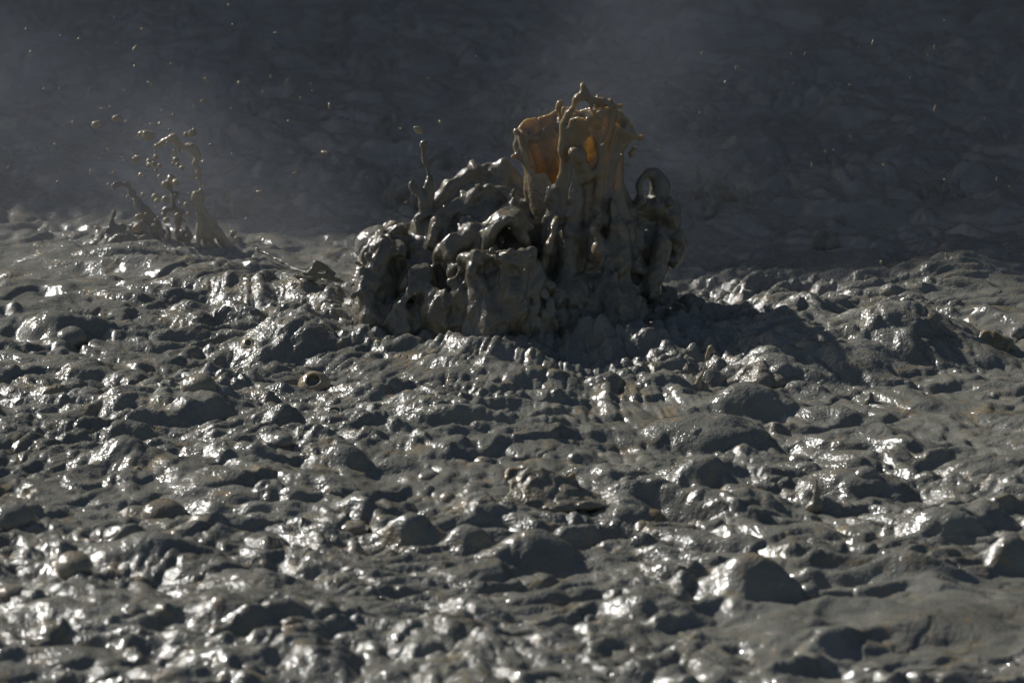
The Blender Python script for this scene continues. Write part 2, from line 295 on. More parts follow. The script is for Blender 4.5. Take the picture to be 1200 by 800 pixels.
# ================================================================== fluid shapes: distance field + surface nets
class Field:
    """A box of voxels holding a smooth union of thrown mud; every voxel remembers which part is nearest."""
    def __init__(s, lo, hi, h):
        s.lo = np.array(lo, float); s.h = h; s.n = np.ceil((np.array(hi, float) - s.lo) / h).astype(int) + 1
        s.phi = np.full(s.n, 0.25, np.float32); s.lab = np.zeros(s.n, np.int16); s.best = np.full(s.n, 0.25, np.float32)
        s.ax = [s.lo[i] + np.arange(s.n[i]) * h for i in range(3)]
    def box(s, lo, hi):
        a = np.maximum(0, np.floor((np.array(lo) - s.lo) / s.h).astype(int)); b = np.minimum(s.n, np.ceil((np.array(hi) - s.lo) / s.h).astype(int) + 1)
        return (a, b) if (b > a).all() else None
    def blend(s, a, b, d, part, k):
        sl = np.s_[a[0]:b[0], a[1]:b[1], a[2]:b[2]]; p = s.phi[sl]
        w = d < s.best[sl]; s.best[sl] = np.where(w, d, s.best[sl]); s.lab[sl] = np.where(w, part, s.lab[sl])
        t = np.clip(.5 + .5 * (p - d) / k, 0, 1); s.phi[sl] = (p * (1 - t) + d * t - k * t * (1 - t)).astype(np.float32)
    def points(s, P, rad, part, k=.02, pad=.05):
        P = np.asarray(P, float); rad = np.broadcast_to(np.asarray(rad, float), (len(P),)); m = rad.max() + pad
        bb = s.box(P.min(0) - m, P.max(0) + m)
        if bb is None: return
        a, b = bb; d = np.full(b - a, 0.25, np.float32)
        for p, r in zip(P, rad):
            q = s.box(p - r - pad, p + r + pad)
            if q is None: continue
            c, e = np.maximum(q[0], a), np.minimum(q[1], b)
            gx = (s.ax[0][c[0]:e[0]] - p[0])[:, None, None]; gy = (s.ax[1][c[1]:e[1]] - p[1])[None, :, None]; gz = (s.ax[2][c[2]:e[2]] - p[2])[None, None, :]
            dd = (np.sqrt(gx * gx + gy * gy + gz * gz) - r).astype(np.float32)
            o = np.s_[c[0] - a[0]:e[0] - a[0], c[1] - a[1]:e[1] - a[1], c[2] - a[2]:e[2] - a[2]]
            d[o] = np.minimum(d[o], dd)
        s.blend(a, b, d, part, k)
    def chain(s, pts, part, k=.02):                  # (x, y, z, r) control points, smooth curve
        P = spline(np.array(pts, float), s.h * .8); q = P[:, :3]; ph = pts[0][0] * 31
        v = [n3(q[:, 0] / c + ph, q[:, 1] / c, q[:, 2] / c, e) for c, e in ((.05, 1), (.035, 2), (.06, 3), (.06, 4), (.06, 5))]
        P[:, 3] = np.maximum(P[:, 3] * (1 + .45 * v[0] + .25 * v[1]), np.minimum(P[:, 3], 1.15 * s.h)); w = np.minimum(1.2 * P[:, 3], .012); P[:, 0] += v[2] * w; P[:, 1] += v[3] * w; P[:, 2] += v[4] * w * .7
        s.points(P[:, :3], P[:, 3], part, k)
    def ellipsoid(s, c, r, part, k=.04):
        c = np.array(c, float); r = np.array(r, float); m = r + .08
        bb = s.box(c - m, c + m)
        if bb is None: return
        a, b = bb; gx = ((s.ax[0][a[0]:b[0]] - c[0]))[:, None, None]; gy = (s.ax[1][a[1]:b[1]] - c[1])[None, :, None]; gz = (s.ax[2][a[2]:b[2]] - c[2])[None, None, :]
        k0 = np.sqrt((gx / r[0]) ** 2 + (gy / r[1]) ** 2 + (gz / r[2]) ** 2); k1 = np.sqrt((gx / r[0] ** 2) ** 2 + (gy / r[1] ** 2) ** 2 + (gz / r[2] ** 2) ** 2) + 1e-6
        s.blend(a, b, (k0 * (k0 - 1) / k1).astype(np.float32), part, k)
    def carve(s, pts, k=.015):
        P = spline(np.array(pts, float), s.h * 1.5)
        for p in P:
            q = s.box(p[:3] - p[3] - .05, p[:3] + p[3] + .05)
            if q is None: continue
            c, e = q; gx = (s.ax[0][c[0]:e[0]] - p[0])[:, None, None]; gy = (s.ax[1][c[1]:e[1]] - p[1])[None, :, None]; gz = (s.ax[2][c[2]:e[2]] - p[2])[None, None, :]
            d = p[3] - np.sqrt(gx * gx + gy * gy + gz * gz); sl = np.s_[c[0]:e[0], c[1]:e[1], c[2]:e[2]]
            s.phi[sl] = np.maximum(s.phi[sl], d)
    def sheet(s, rows, thick, part, k=.015, wob=.0, seed=0):   # rows of control points, a curved skin of mud
        G = np.array([resample(np.array(r, float), 60) for r in rows]); nr = max(8, int(np.linalg.norm(G[0] - G[-1], axis=-1).max() / (s.h * .9)))
        G = np.stack([resample(G[:, j], nr) for j in range(60)], 1)
        n2nd = max(8, int(np.linalg.norm(np.diff(G, axis=1), axis=-1).sum(1).max() / (s.h * .9)))
        G = np.stack([resample(G[i], n2nd) for i in range(nr)], 0); P = G.reshape(-1, 3)
        t = thick
        if wob:
            P = P + np.stack([n3(P[:, 0] / .11, P[:, 1] / .11, P[:, 2] / .25, seed) * wob * .4, n3(P[:, 0] / .09, P[:, 1] / .09, P[:, 2] / .22, seed + 2) * wob, P[:, 0] * 0], 1)
            t = thick * (1 + .25 * n3(P[:, 0] / .07, P[:, 1] / .07, P[:, 2] / .13, seed + 5))
        s.points(P, t, part, k, pad=.035)
    def relief(s, amp, scale, seed, billow=True, zs=1.0, soft=None):
        m = np.abs(s.phi) < .09; I = np.nonzero(m)
        x, y, z = (s.ax[i][I[i]] for i in range(3)); v = n3(x / scale, y / scale, z / scale / zs, seed)
        amp = amp * soft[s.lab[I]] if soft is not None else amp
        if billow == 'ridge': s.phi[I] -= (amp * ((1 - np.abs(v)) ** 4 - .25)).astype(np.float32); return
        s.phi[I] -= (amp * (np.abs(v) * 1.6 - .35) if billow else amp * v).astype(np.float32)
    def smooth(s, n=1):
        for _ in range(n):
            for ax in range(3): s.phi = (np.roll(s.phi, 1, ax) + 2 * s.phi + np.roll(s.phi, -1, ax)) / 4
    def mesh(s):
        f = s.phi; f[0] = f[-1] = .1; f[:, 0] = f[:, -1] = .1; f[:, :, 0] = f[:, :, -1] = .1
        ins = f < 0; n = s.n
        c = sum(ins[i:n[0] - 1 + i, j:n[1] - 1 + j, k:n[2] - 1 + k].astype(np.int8) for i in (0, 1) for j in (0, 1) for k in (0, 1))
        cell = (c > 0) & (c < 8); C = np.argwhere(cell); vid = np.full(cell.shape, -1, np.int32); vid[cell] = np.arange(len(C))
        acc = np.zeros((len(C), 3)); cnt = np.zeros(len(C))
        for ax in range(3):
            for o1 in (0, 1):
                for o2 in (0, 1):
                    o = [0, 0, 0]; oth = [q for q in range(3) if q != ax]; o[oth[0]] = o1; o[oth[1]] = o2
                    A = C + o; B = A.copy(); B[:, ax] += 1
                    fa = f[A[:, 0], A[:, 1], A[:, 2]]; fb = f[B[:, 0], B[:, 1], B[:, 2]]; m = (fa < 0) != (fb < 0)
                    t = fa / np.where(m, fa - fb, 1); pt = A.astype(float); pt[:, ax] += t
                    acc[m] += pt[m]; cnt[m] += 1
        V = s.lo + (acc / cnt[:, None]) * s.h
        Q = []
        for ax in range(3):
            o1, o2 = [q for q in range(3) if q != ax]
            if ax == 1: o1, o2 = o2, o1
            sa = [slice(1, n[i] - 1) for i in range(3)]; sa[ax] = slice(0, n[ax] - 1); sb = list(sa); sb[ax] = slice(1, n[ax])
            ia, ib = ins[tuple(sa)], ins[tuple(sb)]; E = np.argwhere(ia != ib); off = np.array([1, 1, 1]); off[ax] = 0
            inside = ia[E[:, 0], E[:, 1], E[:, 2]]; E = E + off
            def vv(d1, d2):
                q = E.copy(); q[:, o1] -= d1; q[:, o2] -= d2; return vid[q[:, 0], q[:, 1], q[:, 2]]
            q = np.stack([vv(1, 1), vv(0, 1), vv(0, 0), vv(1, 0)], 1); q[~inside] = q[~inside][:, ::-1]; Q.append(q)
        Q = np.concatenate(Q); Q = Q[(Q >= 0).all(1)]
        g = np.stack(np.gradient(f), -1)[C[:, 0], C[:, 1], C[:, 2]]; g2 = np.stack(np.gradient(f), -1)[C[:, 0] + 1, C[:, 1] + 1, C[:, 2] + 1]
        N = g + g2; N /= np.linalg.norm(N, axis=1, keepdims=True) + 1e-9
        return V, Q, N, s.lab[C[:, 0], C[:, 1], C[:, 2]]
def spline(P, step):
    if len(P) == 1: return P
    E = np.vstack([2 * P[0] - P[1], P, 2 * P[-1] - P[-2]]); out = []
    for i in range(len(P) - 1):
        a, b, c, d = E[i:i + 4]; n = max(2, int(np.linalg.norm(c[:3] - b[:3]) / step)); t = np.linspace(0, 1, n, endpoint=False)[:, None]
        out.append(.5 * (2 * b + (c - a) * t + (2 * a - 5 * b + 4 * c - d) * t ** 2 + (3 * b - a - 3 * c + d) * t ** 3))
    out.append(P[-1:]); o = np.vstack(out)
    if o.shape[1] > 3: o[:, 3] = np.maximum(o[:, 3], .002)
    return o
def resample(P, n):
    S = spline(P, max(1e-4, np.linalg.norm(np.diff(P[:, :3], axis=0), axis=1).sum() / 200)); L = np.concatenate([[0], np.cumsum(np.linalg.norm(np.diff(S, axis=0), axis=1))])
    t = np.linspace(0, L[-1], n); return np.stack([np.interp(t, L, S[:, i]) for i in range(S.shape[1])], 1)
def components(Q, nv):
    lab = np.arange(nv)
    while True:
        m = lab[Q].min(1); new = lab.copy()
        for c in range(4): np.minimum.at(new, Q[:, c], m)
        new = new[new]
        if (new == lab).all(): return lab
        lab = new
def emit(field, root, parts, mats, small=260):
    """Cuts the one continuous skin into its named parts; they share their borders and normals."""
    V, Q, N, lab = field.mesh(); base = np.array(root.location); fl = lab[Q[:, 0]].astype(int); whole = components(Q, len(V))
    size = np.bincount(whole[Q[:, 0]], minlength=len(V)); ok = size[whole[Q[:, 0]]] > 120; Q, fl = Q[ok], fl[ok]    # specks go
    for it in range(6):
        comp = np.zeros(len(Q), np.int64); bad = np.zeros(len(Q), bool)
        for i in range(len(parts)):
            w = fl == i
            if not w.any(): continue
            c = components(Q[w], len(V))[Q[w][:, 0]]; comp[w] = c + i * len(V); n = np.bincount(c, minlength=len(V)); bad[w] = n[c] < small
        if not bad.any(): break
        vl = np.full(len(V), -1); vl[Q[~bad].ravel()] = np.repeat(fl[~bad], 4); q = vl[Q[bad]].max(1); fl[bad] = np.where(q >= 0, q, fl[bad])
    objs = {}
    for c in np.unique(comp):
        w = comp == c; i = fl[w][0]; u, inv = np.unique(Q[w], return_inverse=True); nm = parts[i]
        objs.setdefault(nm, []).append(link(nm, mesh_np(nm, V[u] - base, inv.reshape(-1, 4), N[u]), mats[i] if isinstance(mats, (list, tuple)) else mats, root))
    return objs

# ================================================================== THE ERUPTION
def A(px, py, y, r=None):
    p = at(px, py, y); return (p.x, p.y, p.z) if r is None else (p.x, p.y, p.z, r * psize(y))
def build_eruption():
    f = Field((-.78, -.35, -.16), (.82, 1.02, 1.16), .0062)
    COLUMN, CROWN, MOUND, CURTAIN, HOOD, RIDGE, SPIKE, LOOP, LOBE = range(9)
    names = ['column', 'crown', 'mound', 'curtain', 'hood', 'ridge', 'spike', 'loop', 'lobe']
    mats = [MUD_ERUPT, MUD_CROWN, MUD_ERUPT, MUD_ERUPT, MUD_ERUPT, MUD_ERUPT, MUD_ERUPT, MUD_ERUPT, MUD_ERUPT]
    # --- left mass of heaved mud
    def ell(px, py, y, rx, rz, ry, part, k=.05): f.ellipsoid(A(px, py, y), (rx * .0035, ry, rz * .0036), part, k)
    ell(562, 338, .42, 74, 122, .22, MOUND); ell(515, 320, .38, 44, 80, .20, MOUND); ell(500, 350, .40, 52, 88, .28, MOUND); ell(447, 345, .30, 32, 68, .20, MOUND)
    ell(600, 322, .42, 45, 96, .2, MOUND); ell(545, 390, .2, 110, 50, .25, MOUND); ell(460, 300, .42, 26, 34, .16, MOUND)
    ell(470, 388, .05, 24, 36, .10, LOBE, .03); ell(512, 372, .0, 17, 34, .07, LOBE, .02); ell(432, 375, .10, 17, 38, .09, LOBE, .03); ell(490, 330, .12, 22, 22, .08, LOBE, .03)
    ell(455, 292, .22, 20, 14, .09, LOBE, .02); ell(430, 330, .18, 14, 18, .08, LOBE, .02)
    # --- glinting ridges over it, like wrinkled roof edges
    f.chain([A(478, 300, .30, 6), A(488, 272, .32, 7), A(506, 246, .36, 8), A(530, 220, .42, 8), A(558, 201, .48, 9), A(590, 205, .50, 8), A(614, 224, .48, 6)], RIDGE)
    f.chain([A(505, 285, .20, 6), A(520, 255, .26, 7), A(545, 238, .30, 7), A(575, 222, .34, 7), A(600, 232, .30, 6), A(606, 262, .26, 5)], RIDGE)
    ell(548, 278, .20, 17, 20, .08, LOBE, .03); ell(572, 285, .2, 12, 22, .07, LOBE, .03); ell(528, 300, .16, 14, 26, .07, LOBE, .03)
    f.sheet([[A(506, 246, .38), A(530, 220, .42), A(558, 203, .48), A(588, 207, .5)], [A(500, 290, .26), A(530, 262, .28), A(560, 250, .3), A(592, 250, .32)]], .010, RIDGE, wob=.03, seed=4)
    f.sheet([[A(508, 282, .22), A(545, 240, .30), A(575, 224, .34), A(600, 236, .30)], [A(512, 310, .16), A(545, 285, .2), A(575, 272, .22), A(604, 268, .22)]], .010, RIDGE, wob=.03, seed=6)
    f.sheet([[A(484, 280, .32), A(506, 248, .36), A(520, 236, .38)], [A(470, 320, .22), A(495, 310, .2), A(520, 300, .18)]], .012, RIDGE, wob=.03, seed=7)
    f.chain([A(430, 352, .06, 4), A(424, 330, .1, 5), A(438, 312, .14, 6), A(452, 300, .16, 5)], LOBE); f.chain([A(415, 345, .05, 3), A(424, 335, .08, 4), A(440, 330, .1, 4)], LOBE)
    f.chain([A(470, 360, .0, 4), A(482, 335, .04, 5), A(492, 325, .08, 5), A(505, 345, .02, 4)], LOBE)
    # --- spike with a bead on its tip
    f.chain([A(503, 285, .30, 8), A(498, 262, .30, 6), A(502, 240, .32, 6), A(505, 222, .32, 6), A(501, 205, .33, 3.4), A(499, 190, .33, 2.6), A(497, 176, .33, 2.6), A(496, 170, .33, 4.2)], SPIKE, .012)
    f.chain([A(482, 215, .30, 3.5), A(489, 222, .3, 6), A(497, 232, .3, 7), A(500, 246, .3, 6)], SPIKE, .012); f.chain([A(488, 255, .28, 4), A(500, 250, .28, 4.5), A(522, 246, .3, 4)], SPIKE, .012)
    f.chain([A(494, 240, .3, 4), A(492, 265, .28, 3), A(497, 290, .26, 3)], SPIKE, .012)
    # --- hood: arched lip over a dark hollow
    f.chain([A(566, 304, .08, 4), A(573, 282, .06, 4), A(584, 264, .05, 3.6), A(597, 257, .06, 3.8), A(610, 268, .10, 4.4), A(620, 296, .14, 5)], HOOD, .02)
    f.sheet([[A(566, 300, .08), A(580, 270, .06), A(597, 259, .07), A(614, 280, .12)], [A(548, 310, .16), A(566, 268, .22), A(596, 240, .28), A(624, 262, .28)]], .012, HOOD, .03, wob=.03, seed=3)
    f.sheet([[A(570, 296, .08), A(582, 268, .09), A(597, 260, .10), A(612, 280, .12)], [A(572, 290, .2), A(585, 262, .25), A(600, 252, .25), A(615, 275, .25)]], .012, HOOD)
    f.carve([A(594, 290, .02, 9), A(594, 286, .10, 9)])
    # --- curtain: a bowl-shaped skin with a bright lip hanging down to the pool
    lip = [A(530, 330, .06, 4), A(536, 312, .04, 6), A(552, 302, -.02, 6.5), A(575, 301, -.06, 5), A(600, 302, -.09, 5), A(614, 300, -.09, 4.5), A(623, 296, -.06, 4)]
    f.chain(lip, CURTAIN, .012)
    f.sheet([[A(532, 315, .05), A(556, 303, -.02), A(590, 304, -.08), A(622, 303, -.05)], [A(534, 345, .02), A(560, 345, -.06), A(600, 345, -.12), A(636, 345, -.09)], [A(522, 416, .0), A(556, 420, -.12), A(600, 420, -.17), A(652, 414, -.10)]], .012, CURTAIN, wob=.085, seed=9)
    for px, L_, r, yy in ((544, 52, 4.5, -.03), (562, 90, 5, -.07), (590, 96, 5.5, -.12), (612, 60, 4, -.12)):
        f.chain([A(px, 301, yy + .02, r * .8), A(px + 2, 301 + L_ * .4, yy, r * .6), A(px - 2, 301 + L_ * .8, yy - .02, r), A(px, 301 + L_, yy - .02, r * 1.1)], CURTAIN, .055)
    f.chain([A(618, 304, -.06, 4), A(634, 326, -.02, 6), A(650, 345, .05, 9), A(652, 390, .04, 12)], CURTAIN, .04)
    ell(575, 372, .02, 34, 40, .12, CURTAIN, .05); ell(618, 380, .0, 24, 36, .11, CURTAIN, .05); ell(548, 392, .0, 26, 28, .10, LOBE, .05)
    f.chain([A(540, 312, .0, 5), A(535, 330, -.02, 5), A(538, 345, -.02, 4)], CURTAIN, .012); f.chain([A(556, 304, -.05, 5), A(551, 320, -.07, 5), A(553, 332, -.07, 3.5)], CURTAIN, .012)
    # --- hollow column, rising and flaring into a torn crown
    cx0, cy0 = at(678, 300, .40).x, .40
    TH = [0, 40, 90, 135, 180, 215, 243, 258, 268, 285, 312, 335, 360]
    TOP = [163, 138, 138, 148, 158, 200, 207, 190, 134, 112, 124, 146, 163]
    nth = 150; th = np.linspace(0, 2 * np.pi, nth, endpoint=False)
    top = np.interp(np.degrees(th), TH, TOP); top = top + 3 * np.sin(th * 9 + 1) + 2 * np.sin(th * 17)
    PY = np.array([425, 370, 300, 250, 215, 180, 150, 100]); RX = np.array([80, 70, 66, 57, 56, 60, 68, 80]); CX = np.array([700, 695, 684, 679, 674, 674, 676, 678])
    P = []; rad = []; lab = []
    for j, t in enumerate(th):
        zt = at(678, top[j], cy0).z
        for py in np.arange(425, top[j], -1.5):
            r = np.interp(-py, -PY, RX) * .0035; c = (np.interp(-py, -PY, CX) - 600) * .0035
            z = at(678, py, cy0).z
            fold = 1 + .06 * math.sin(t * 5 + z * 2) + .04 * math.sin(t * 11 - z * 4 + 1)
            P.append((c + math.cos(t) * r * fold, cy0 + math.sin(t) * r * fold * .85, z)); lab.append(py < 256)
            rad.append(.0085 if py < 256 else .0085 + .012 * min(1, (py - 256) / 50))
    P = np.array(P); rad = np.array(rad); lab = np.array(lab)
    P = P + np.stack([n3(P[:, 0] / .12, P[:, 1] / .12, P[:, 2] / .3, 21) * .05, n3(P[:, 0] / .12, P[:, 1] / .12, P[:, 2] / .3, 22) * .05, P[:, 0] * 0], 1)
    # holes torn in the skin
    keep = np.ones(len(P), bool)
    f.points(P[~lab & keep], rad[~lab & keep], COLUMN, .012, pad=.04); f.points(P[lab & keep], rad[lab & keep], CROWN, .012, pad=.04)
    ell(700, 400, .35, 62, 78, .18, COLUMN, .05)
    yb, yf = cy0 + .17, cy0 - .17
    # rim ropes, fingers and beads
    f.chain([A(607, 168, .42, 5), A(612, 163, .45, 5), A(628, 163, .52, 4.5), A(645, 154, .56, 4.5), A(660, 143, .56, 4.5), A(672, 136, .56, 4)], CROWN, .01)
    f.chain([A(622, 250, .36, 5), A(620, 225, .37, 4.5), A(616, 200, .38, 4), A(611, 184, .39, 5), A(606, 172, .40, 6), A(607, 163, .40, 4.5), A(605, 155, .40, 4.6)], CROWN, .01)
    f.chain([A(612, 186, .38, 4), A(606, 184, .37, 3.6), A(602, 184, .37, 3.6)], CROWN, .01)
    f.chain([A(662, 200, .24, 4), A(660, 170, .22, 4), A(660, 148, .22, 4), A(664, 134, .22, 4), A(672, 126, .22, 4), A(676, 116, .22, 4), A(685, 110, .23, 5), A(683, 102, .23, 4), A(683, 99, .23, 4.2)], CROWN, .01)
    f.chain([A(660, 150, .26, 3), A(656, 138, .28, 3), A(655, 128, .28, 4.4), A(656, 121, .28, 4.4)], CROWN, .008); f.chain([A(659, 128, .25, 3.2), A(658, 134, .25, 3)], CROWN, .008)
    f.chain([A(685, 112, .23, 4), A(697, 119, .24, 4), A(710, 122, .28, 4), A(722, 132, .34, 4), A(734, 146, .38, 4), A(742, 160, .38, 4), A(750, 164, .38, 3.2), A(753, 162, .38, 2.6)], CROWN, .01)
    f.chain([A(716, 128, .30, 3), A(720, 124, .3, 3.2), A(729, 124, .3, 3.2)], CROWN, .008)
    f.chain([A(742, 160, .38, 4), A(728, 172, .36, 4), A(720, 185, .34, 4), A(716, 205, .32, 4), A(716, 235, .30, 5)], CROWN, .01)
    f.chain([A(690, 116, .22, 3), A(696, 140, .20, 3.4), A(702, 165, .20, 4), A(704, 195, .20, 5), A(700, 230, .2, 5)], CROWN, .01)
    f.sheet([[A(722, 140, .36), A(742, 158, .38)], [A(715, 185, .33), A(724, 182, .35)]], .007, CROWN)
    f.ellipsoid(A(680, 182, .17), (.030, .030, .034), CROWN, .015); f.chain([A(672, 178, .16, 6), A(680, 190, .17, 7), A(688, 205, .2, 6)], CROWN, .012)
    for px, py, y, r in ((700, 296, .17, 7), (697, 278, .17, 6), (642, 285, .16, 6), (638, 300, .16, 5)): f.carve([A(px, py, y + .06, r)])
    # vertical drapery on the front of the column
    for px0, py0, px1, py1, yy, r in ((650, 225, 634, 345, .17, 7), (676, 200, 662, 330, .15, 8), (700, 225, 690, 300, .17, 6), (716, 240, 738, 370, .2, 8), (668, 300, 652, 412, .10, 11), (722, 320, 700, 412, .10, 12)):
        f.chain([A(px0, py0, yy + .06, r * .4), A(px0 * .6 + px1 * .4 + 4, py0 * .6 + py1 * .4, yy + .04, r * .8), A(px1 + 3, py0 * .2 + py1 * .8, yy, r), A(px1, py1, yy - .02, r * .7)], COLUMN, .05)
    f.chain([A(696, 258, .16, 4), A(698, 274, .10, 6), A(701, 292, .07, 6.5), A(703, 306, .07, 4)], CROWN, .012); f.chain([A(652, 258, .18, 4), A(646, 276, .12, 6), A(640, 294, .10, 5), A(638, 312, .10, 3)], CROWN, .012)  # paler tongues added on the column to stand in for sunlit streaks
    ell(668, 372, .16, 30, 50, .12, COLUMN, .06); ell(725, 380, .18, 34, 46, .13, COLUMN, .06); ell(694, 400, .08, 44, 30, .14, COLUMN, .06)
    # --- right side: loop, glittering lump, hanging lobe
    f.chain([A(736, 268, .42, 5), A(742, 254, .42, 6), A(750, 244, .42, 7), A(750, 230, .42, 5.5), A(749, 218, .42, 3.6), A(753, 207, .43, 3.2), A(761, 201, .44, 3.8), A(770, 203, .45, 5.5), A(776, 217, .46, 8), A(773, 236, .45, 9)], LOOP, .014)
    f.chain([A(727, 240, .36, 3), A(738, 247, .38, 4), A(748, 248, .4, 4.5)], LOOP, .01); f.ellipsoid(A(769, 244, .42), (.046, .05, .05), LOOP, .03); f.ellipsoid(A(770, 222, .45), (.034, .04, .065), LOOP, .03); f.ellipsoid(A(786, 252, .44), (.034, .05, .045), LOOP, .03)
    f.ellipsoid(A(760, 285, .5), (.12, .16, .13), LOBE, .04); f.chain([A(790, 255, .42, 9), A(793, 280, .42, 8), A(788, 310, .4, 7)], LOBE, .02)
    f.ellipsoid(A(765, 375, .45), (.13, .2, .15), LOBE, .05); f.chain([A(775, 290, .34, 9), A(770, 320, .30, 9), A(768, 345, .28, 6)], LOBE, .02); f.carve([A(746, 322, .2, 8), A(747, 328, .3, 8)])
    f.ellipsoid(A(800, 390, .3), (.12, .16, .10), LOBE, .05)
    soft = np.array([.8, .1, 1., .65, .5, .7, .2, .3, 1.])
    rnd = random.Random(3)
    def fingers(path, n, up, part, side=0.0, r0=2.6):
        for i in range(n):
            t = (i + rnd.random()) / n * (len(path) - 1); k = min(int(t), len(path) - 2); u = t - k
            px, py, y = (path[k][j] * (1 - u) + path[k + 1][j] * u for j in range(3)); L_ = up * rnd.uniform(.3, 1.0); dx = side * L_ + rnd.uniform(-.5, .5) * L_; dy = rnd.uniform(-.05, .05); r = r0 * rnd.uniform(.7, 1.2)
            f.chain([A(px - dx * .3, py + 5, y, r * 1.7), A(px, py - L_ * .3, y + dy * .4, r * 1.2), A(px + dx * .6, py - L_ * .75, y + dy, r * .75), A(px + dx, py - L_, y + dy, r * rnd.choice((.7, 1.1, 1.4)))], part, .014)
    fingers([(486, 272, .33), (506, 244, .36), (530, 218, .42), (558, 200, .48), (592, 204, .5), (614, 222, .48)], 22, 11, RIDGE, r0=2.4)
    fingers([(510, 282, .22), (520, 254, .26), (545, 236, .3), (575, 220, .34), (600, 230, .3)], 14, 8, RIDGE)
    fingers([(418, 345, .08), (424, 325, .14), (436, 302, .2), (455, 286, .24), (475, 275, .3)], 14, 12, LOBE, side=-.5)
    fingers([(532, 315, .05), (556, 302, -.02), (590, 302, -.08), (620, 298, -.06)], 9, 7, CURTAIN, r0=2.2)
    fingers([(740, 250, .4), (768, 236, .42), (786, 242, .44), (794, 256, .44)], 12, 8, LOOP, side=.4, r0=2.6)
    fingers([(608, 160, .42), (645, 152, .56), (672, 134, .56)], 6, 8, CROWN, r0=2.); fingers([(690, 116, .23), (722, 130, .34), (742, 158, .38)], 6, 9, CROWN, side=.5, r0=2.)
    f.relief(.026, .13, 31, zs=2.6, soft=soft); f.relief(.014, .055, 32, zs=1.2, soft=soft); f.relief(.014, .085, 36, 'ridge', 3.0, soft); f.relief(.006, .04, 37, 'ridge', 2.4, soft); f.relief(.004, .028, 33, soft=soft)
    f.smooth(1)
    root = empty('mud_eruption', (EX - .1, EY, 0)); tag(root, 'tall boiling mud eruption with torn amber crown rising from lumpy grey mound', 'mud eruption')
    bpy.context.view_layer.update()
    emit(f, root, names, mats)
build_eruption()
print('eruption', round(time.time() - T0, 1))

# ================================================================== smaller splashes
def splash(name, label, spec, mat=MUD_ERUPT, h=.008, relief=.012, group=None, parts=('jet',), cat='mud splash', lift=0.0):
    """spec: part index and chain of (px, py, y, radius px); or ('sheet', part, rows, radius px)."""
    pts = []
    for it in spec:
        if it[0] == 'sheet': pts += [A(*p) for r in it[2] for p in r]
        else: pts += [A(*p[:3]) for p in it[1]]
    pts = np.array(pts); lo, hi = pts.min(0) - .09, pts.max(0) + .09
    f = Field(lo, hi, h)
    for it in spec:
        if it[0] == 'sheet': f.sheet([[A(*p) for p in r] for r in it[2]], it[3] * .0036, it[1], wob=.02, seed=len(label))
        else: f.chain([A(*p) for p in it[1]], it[0], .015)
    if relief: f.relief(relief, .06, len(label)); f.relief(relief * .3, .03, 5)
    f.smooth(1)
    b = pts[np.argmin(pts[:, 2])]; root = empty(name, (b[0], b[1], b[2])); tag(root, label, cat, group)
    emit(f, root, list(parts), mat, small=40); root.location.z += lift; return root

ys = gnd(245, 292).y
splash('mud_splash', 'thin beaded mud spout curling up from an amber cone of mud, droplets around it', [
  (0, [(248, 302, ys, 12), (246, 286, ys, 9), (240, 264, ys, 6), (234, 247, ys, 5), (230, 235, ys, 4.4), (231, 228, ys, 4.6)]),
  (0, [(270, 300, ys, 8), (266, 288, ys, 7), (258, 276, ys, 6), (248, 262, ys, 5), (240, 250, ys, 5)]),
  (0, [(230, 300, ys - .03, 5), (233, 280, ys - .05, 4), (234, 262, ys - .04, 4), (234, 256, ys - .04, 5)]),
  (1, [(237, 246, ys, 3.4), (236, 226, ys, 2.6), (234, 212, ys, 3), (231, 203, ys, 4.5), (235, 198, ys, 4.5), (229, 192, ys, 3.6), (232, 185, ys, 4.8), (228, 178, ys, 5.4), (224, 172, ys, 4), (214, 170, ys, 2.6), (208, 168, ys, 4)]),
  (1, [(208, 168, ys, 4), (204, 162, ys, 5.5), (196, 164, ys, 3), (190, 167, ys, 4), (185, 171, ys, 3)]),
 ], h=.0055, relief=.006, parts=('cone', 'tendril'), mat=MUD_DROP)
yc = gnd(205, 288).y
splash('mud_splash', 'dark clump of splashed mud between the beaded spout and the low brown splash', [
  (0, [(212, 292, yc, 6.7), (210, 272, yc, 4.9), (207, 254, yc, 4.2), (204, 236, yc, 3.7), (203, 224, yc, 3.1), (200, 212, yc, 3.7), (206, 208, yc, 2.5)]),
  (0, [(194, 290, yc, 4.2), (197, 272, yc, 3.1), (192, 256, yc, 3.1), (196, 246, yc, 1.9)]), (0, [(222, 290, yc, 4.9), (219, 270, yc, 3.1), (213, 252, yc, 3.1), (216, 244, yc, 1.9)])], relief=.022, h=.008)
yd = gnd(150, 278).y
splash('mud_splash', 'low brown splash with an arched neck bending away from the beaded spout', [
  (0, [(112, 286, yd, 6), (124, 274, yd, 6), (138, 268, yd, 7), (154, 266, yd, 7), (170, 268, yd, 7), (188, 280, yd, 7)]), (0, [(128, 286, yd - .04, 8), (150, 280, yd - .04, 9), (172, 284, yd - .04, 8)]), (0, [(136, 272, yd, 5), (132, 258, yd, 3.4), (134, 248, yd, 2.4)]),
  (1, [(188, 276, yd, 6), (180, 262, yd, 5.5), (170, 248, yd, 5), (160, 236, yd, 4.2), (153, 224, yd, 4), (145, 216, yd, 4), (138, 220, yd, 3)])], parts=('foot', 'neck'), h=.008, relief=.02)
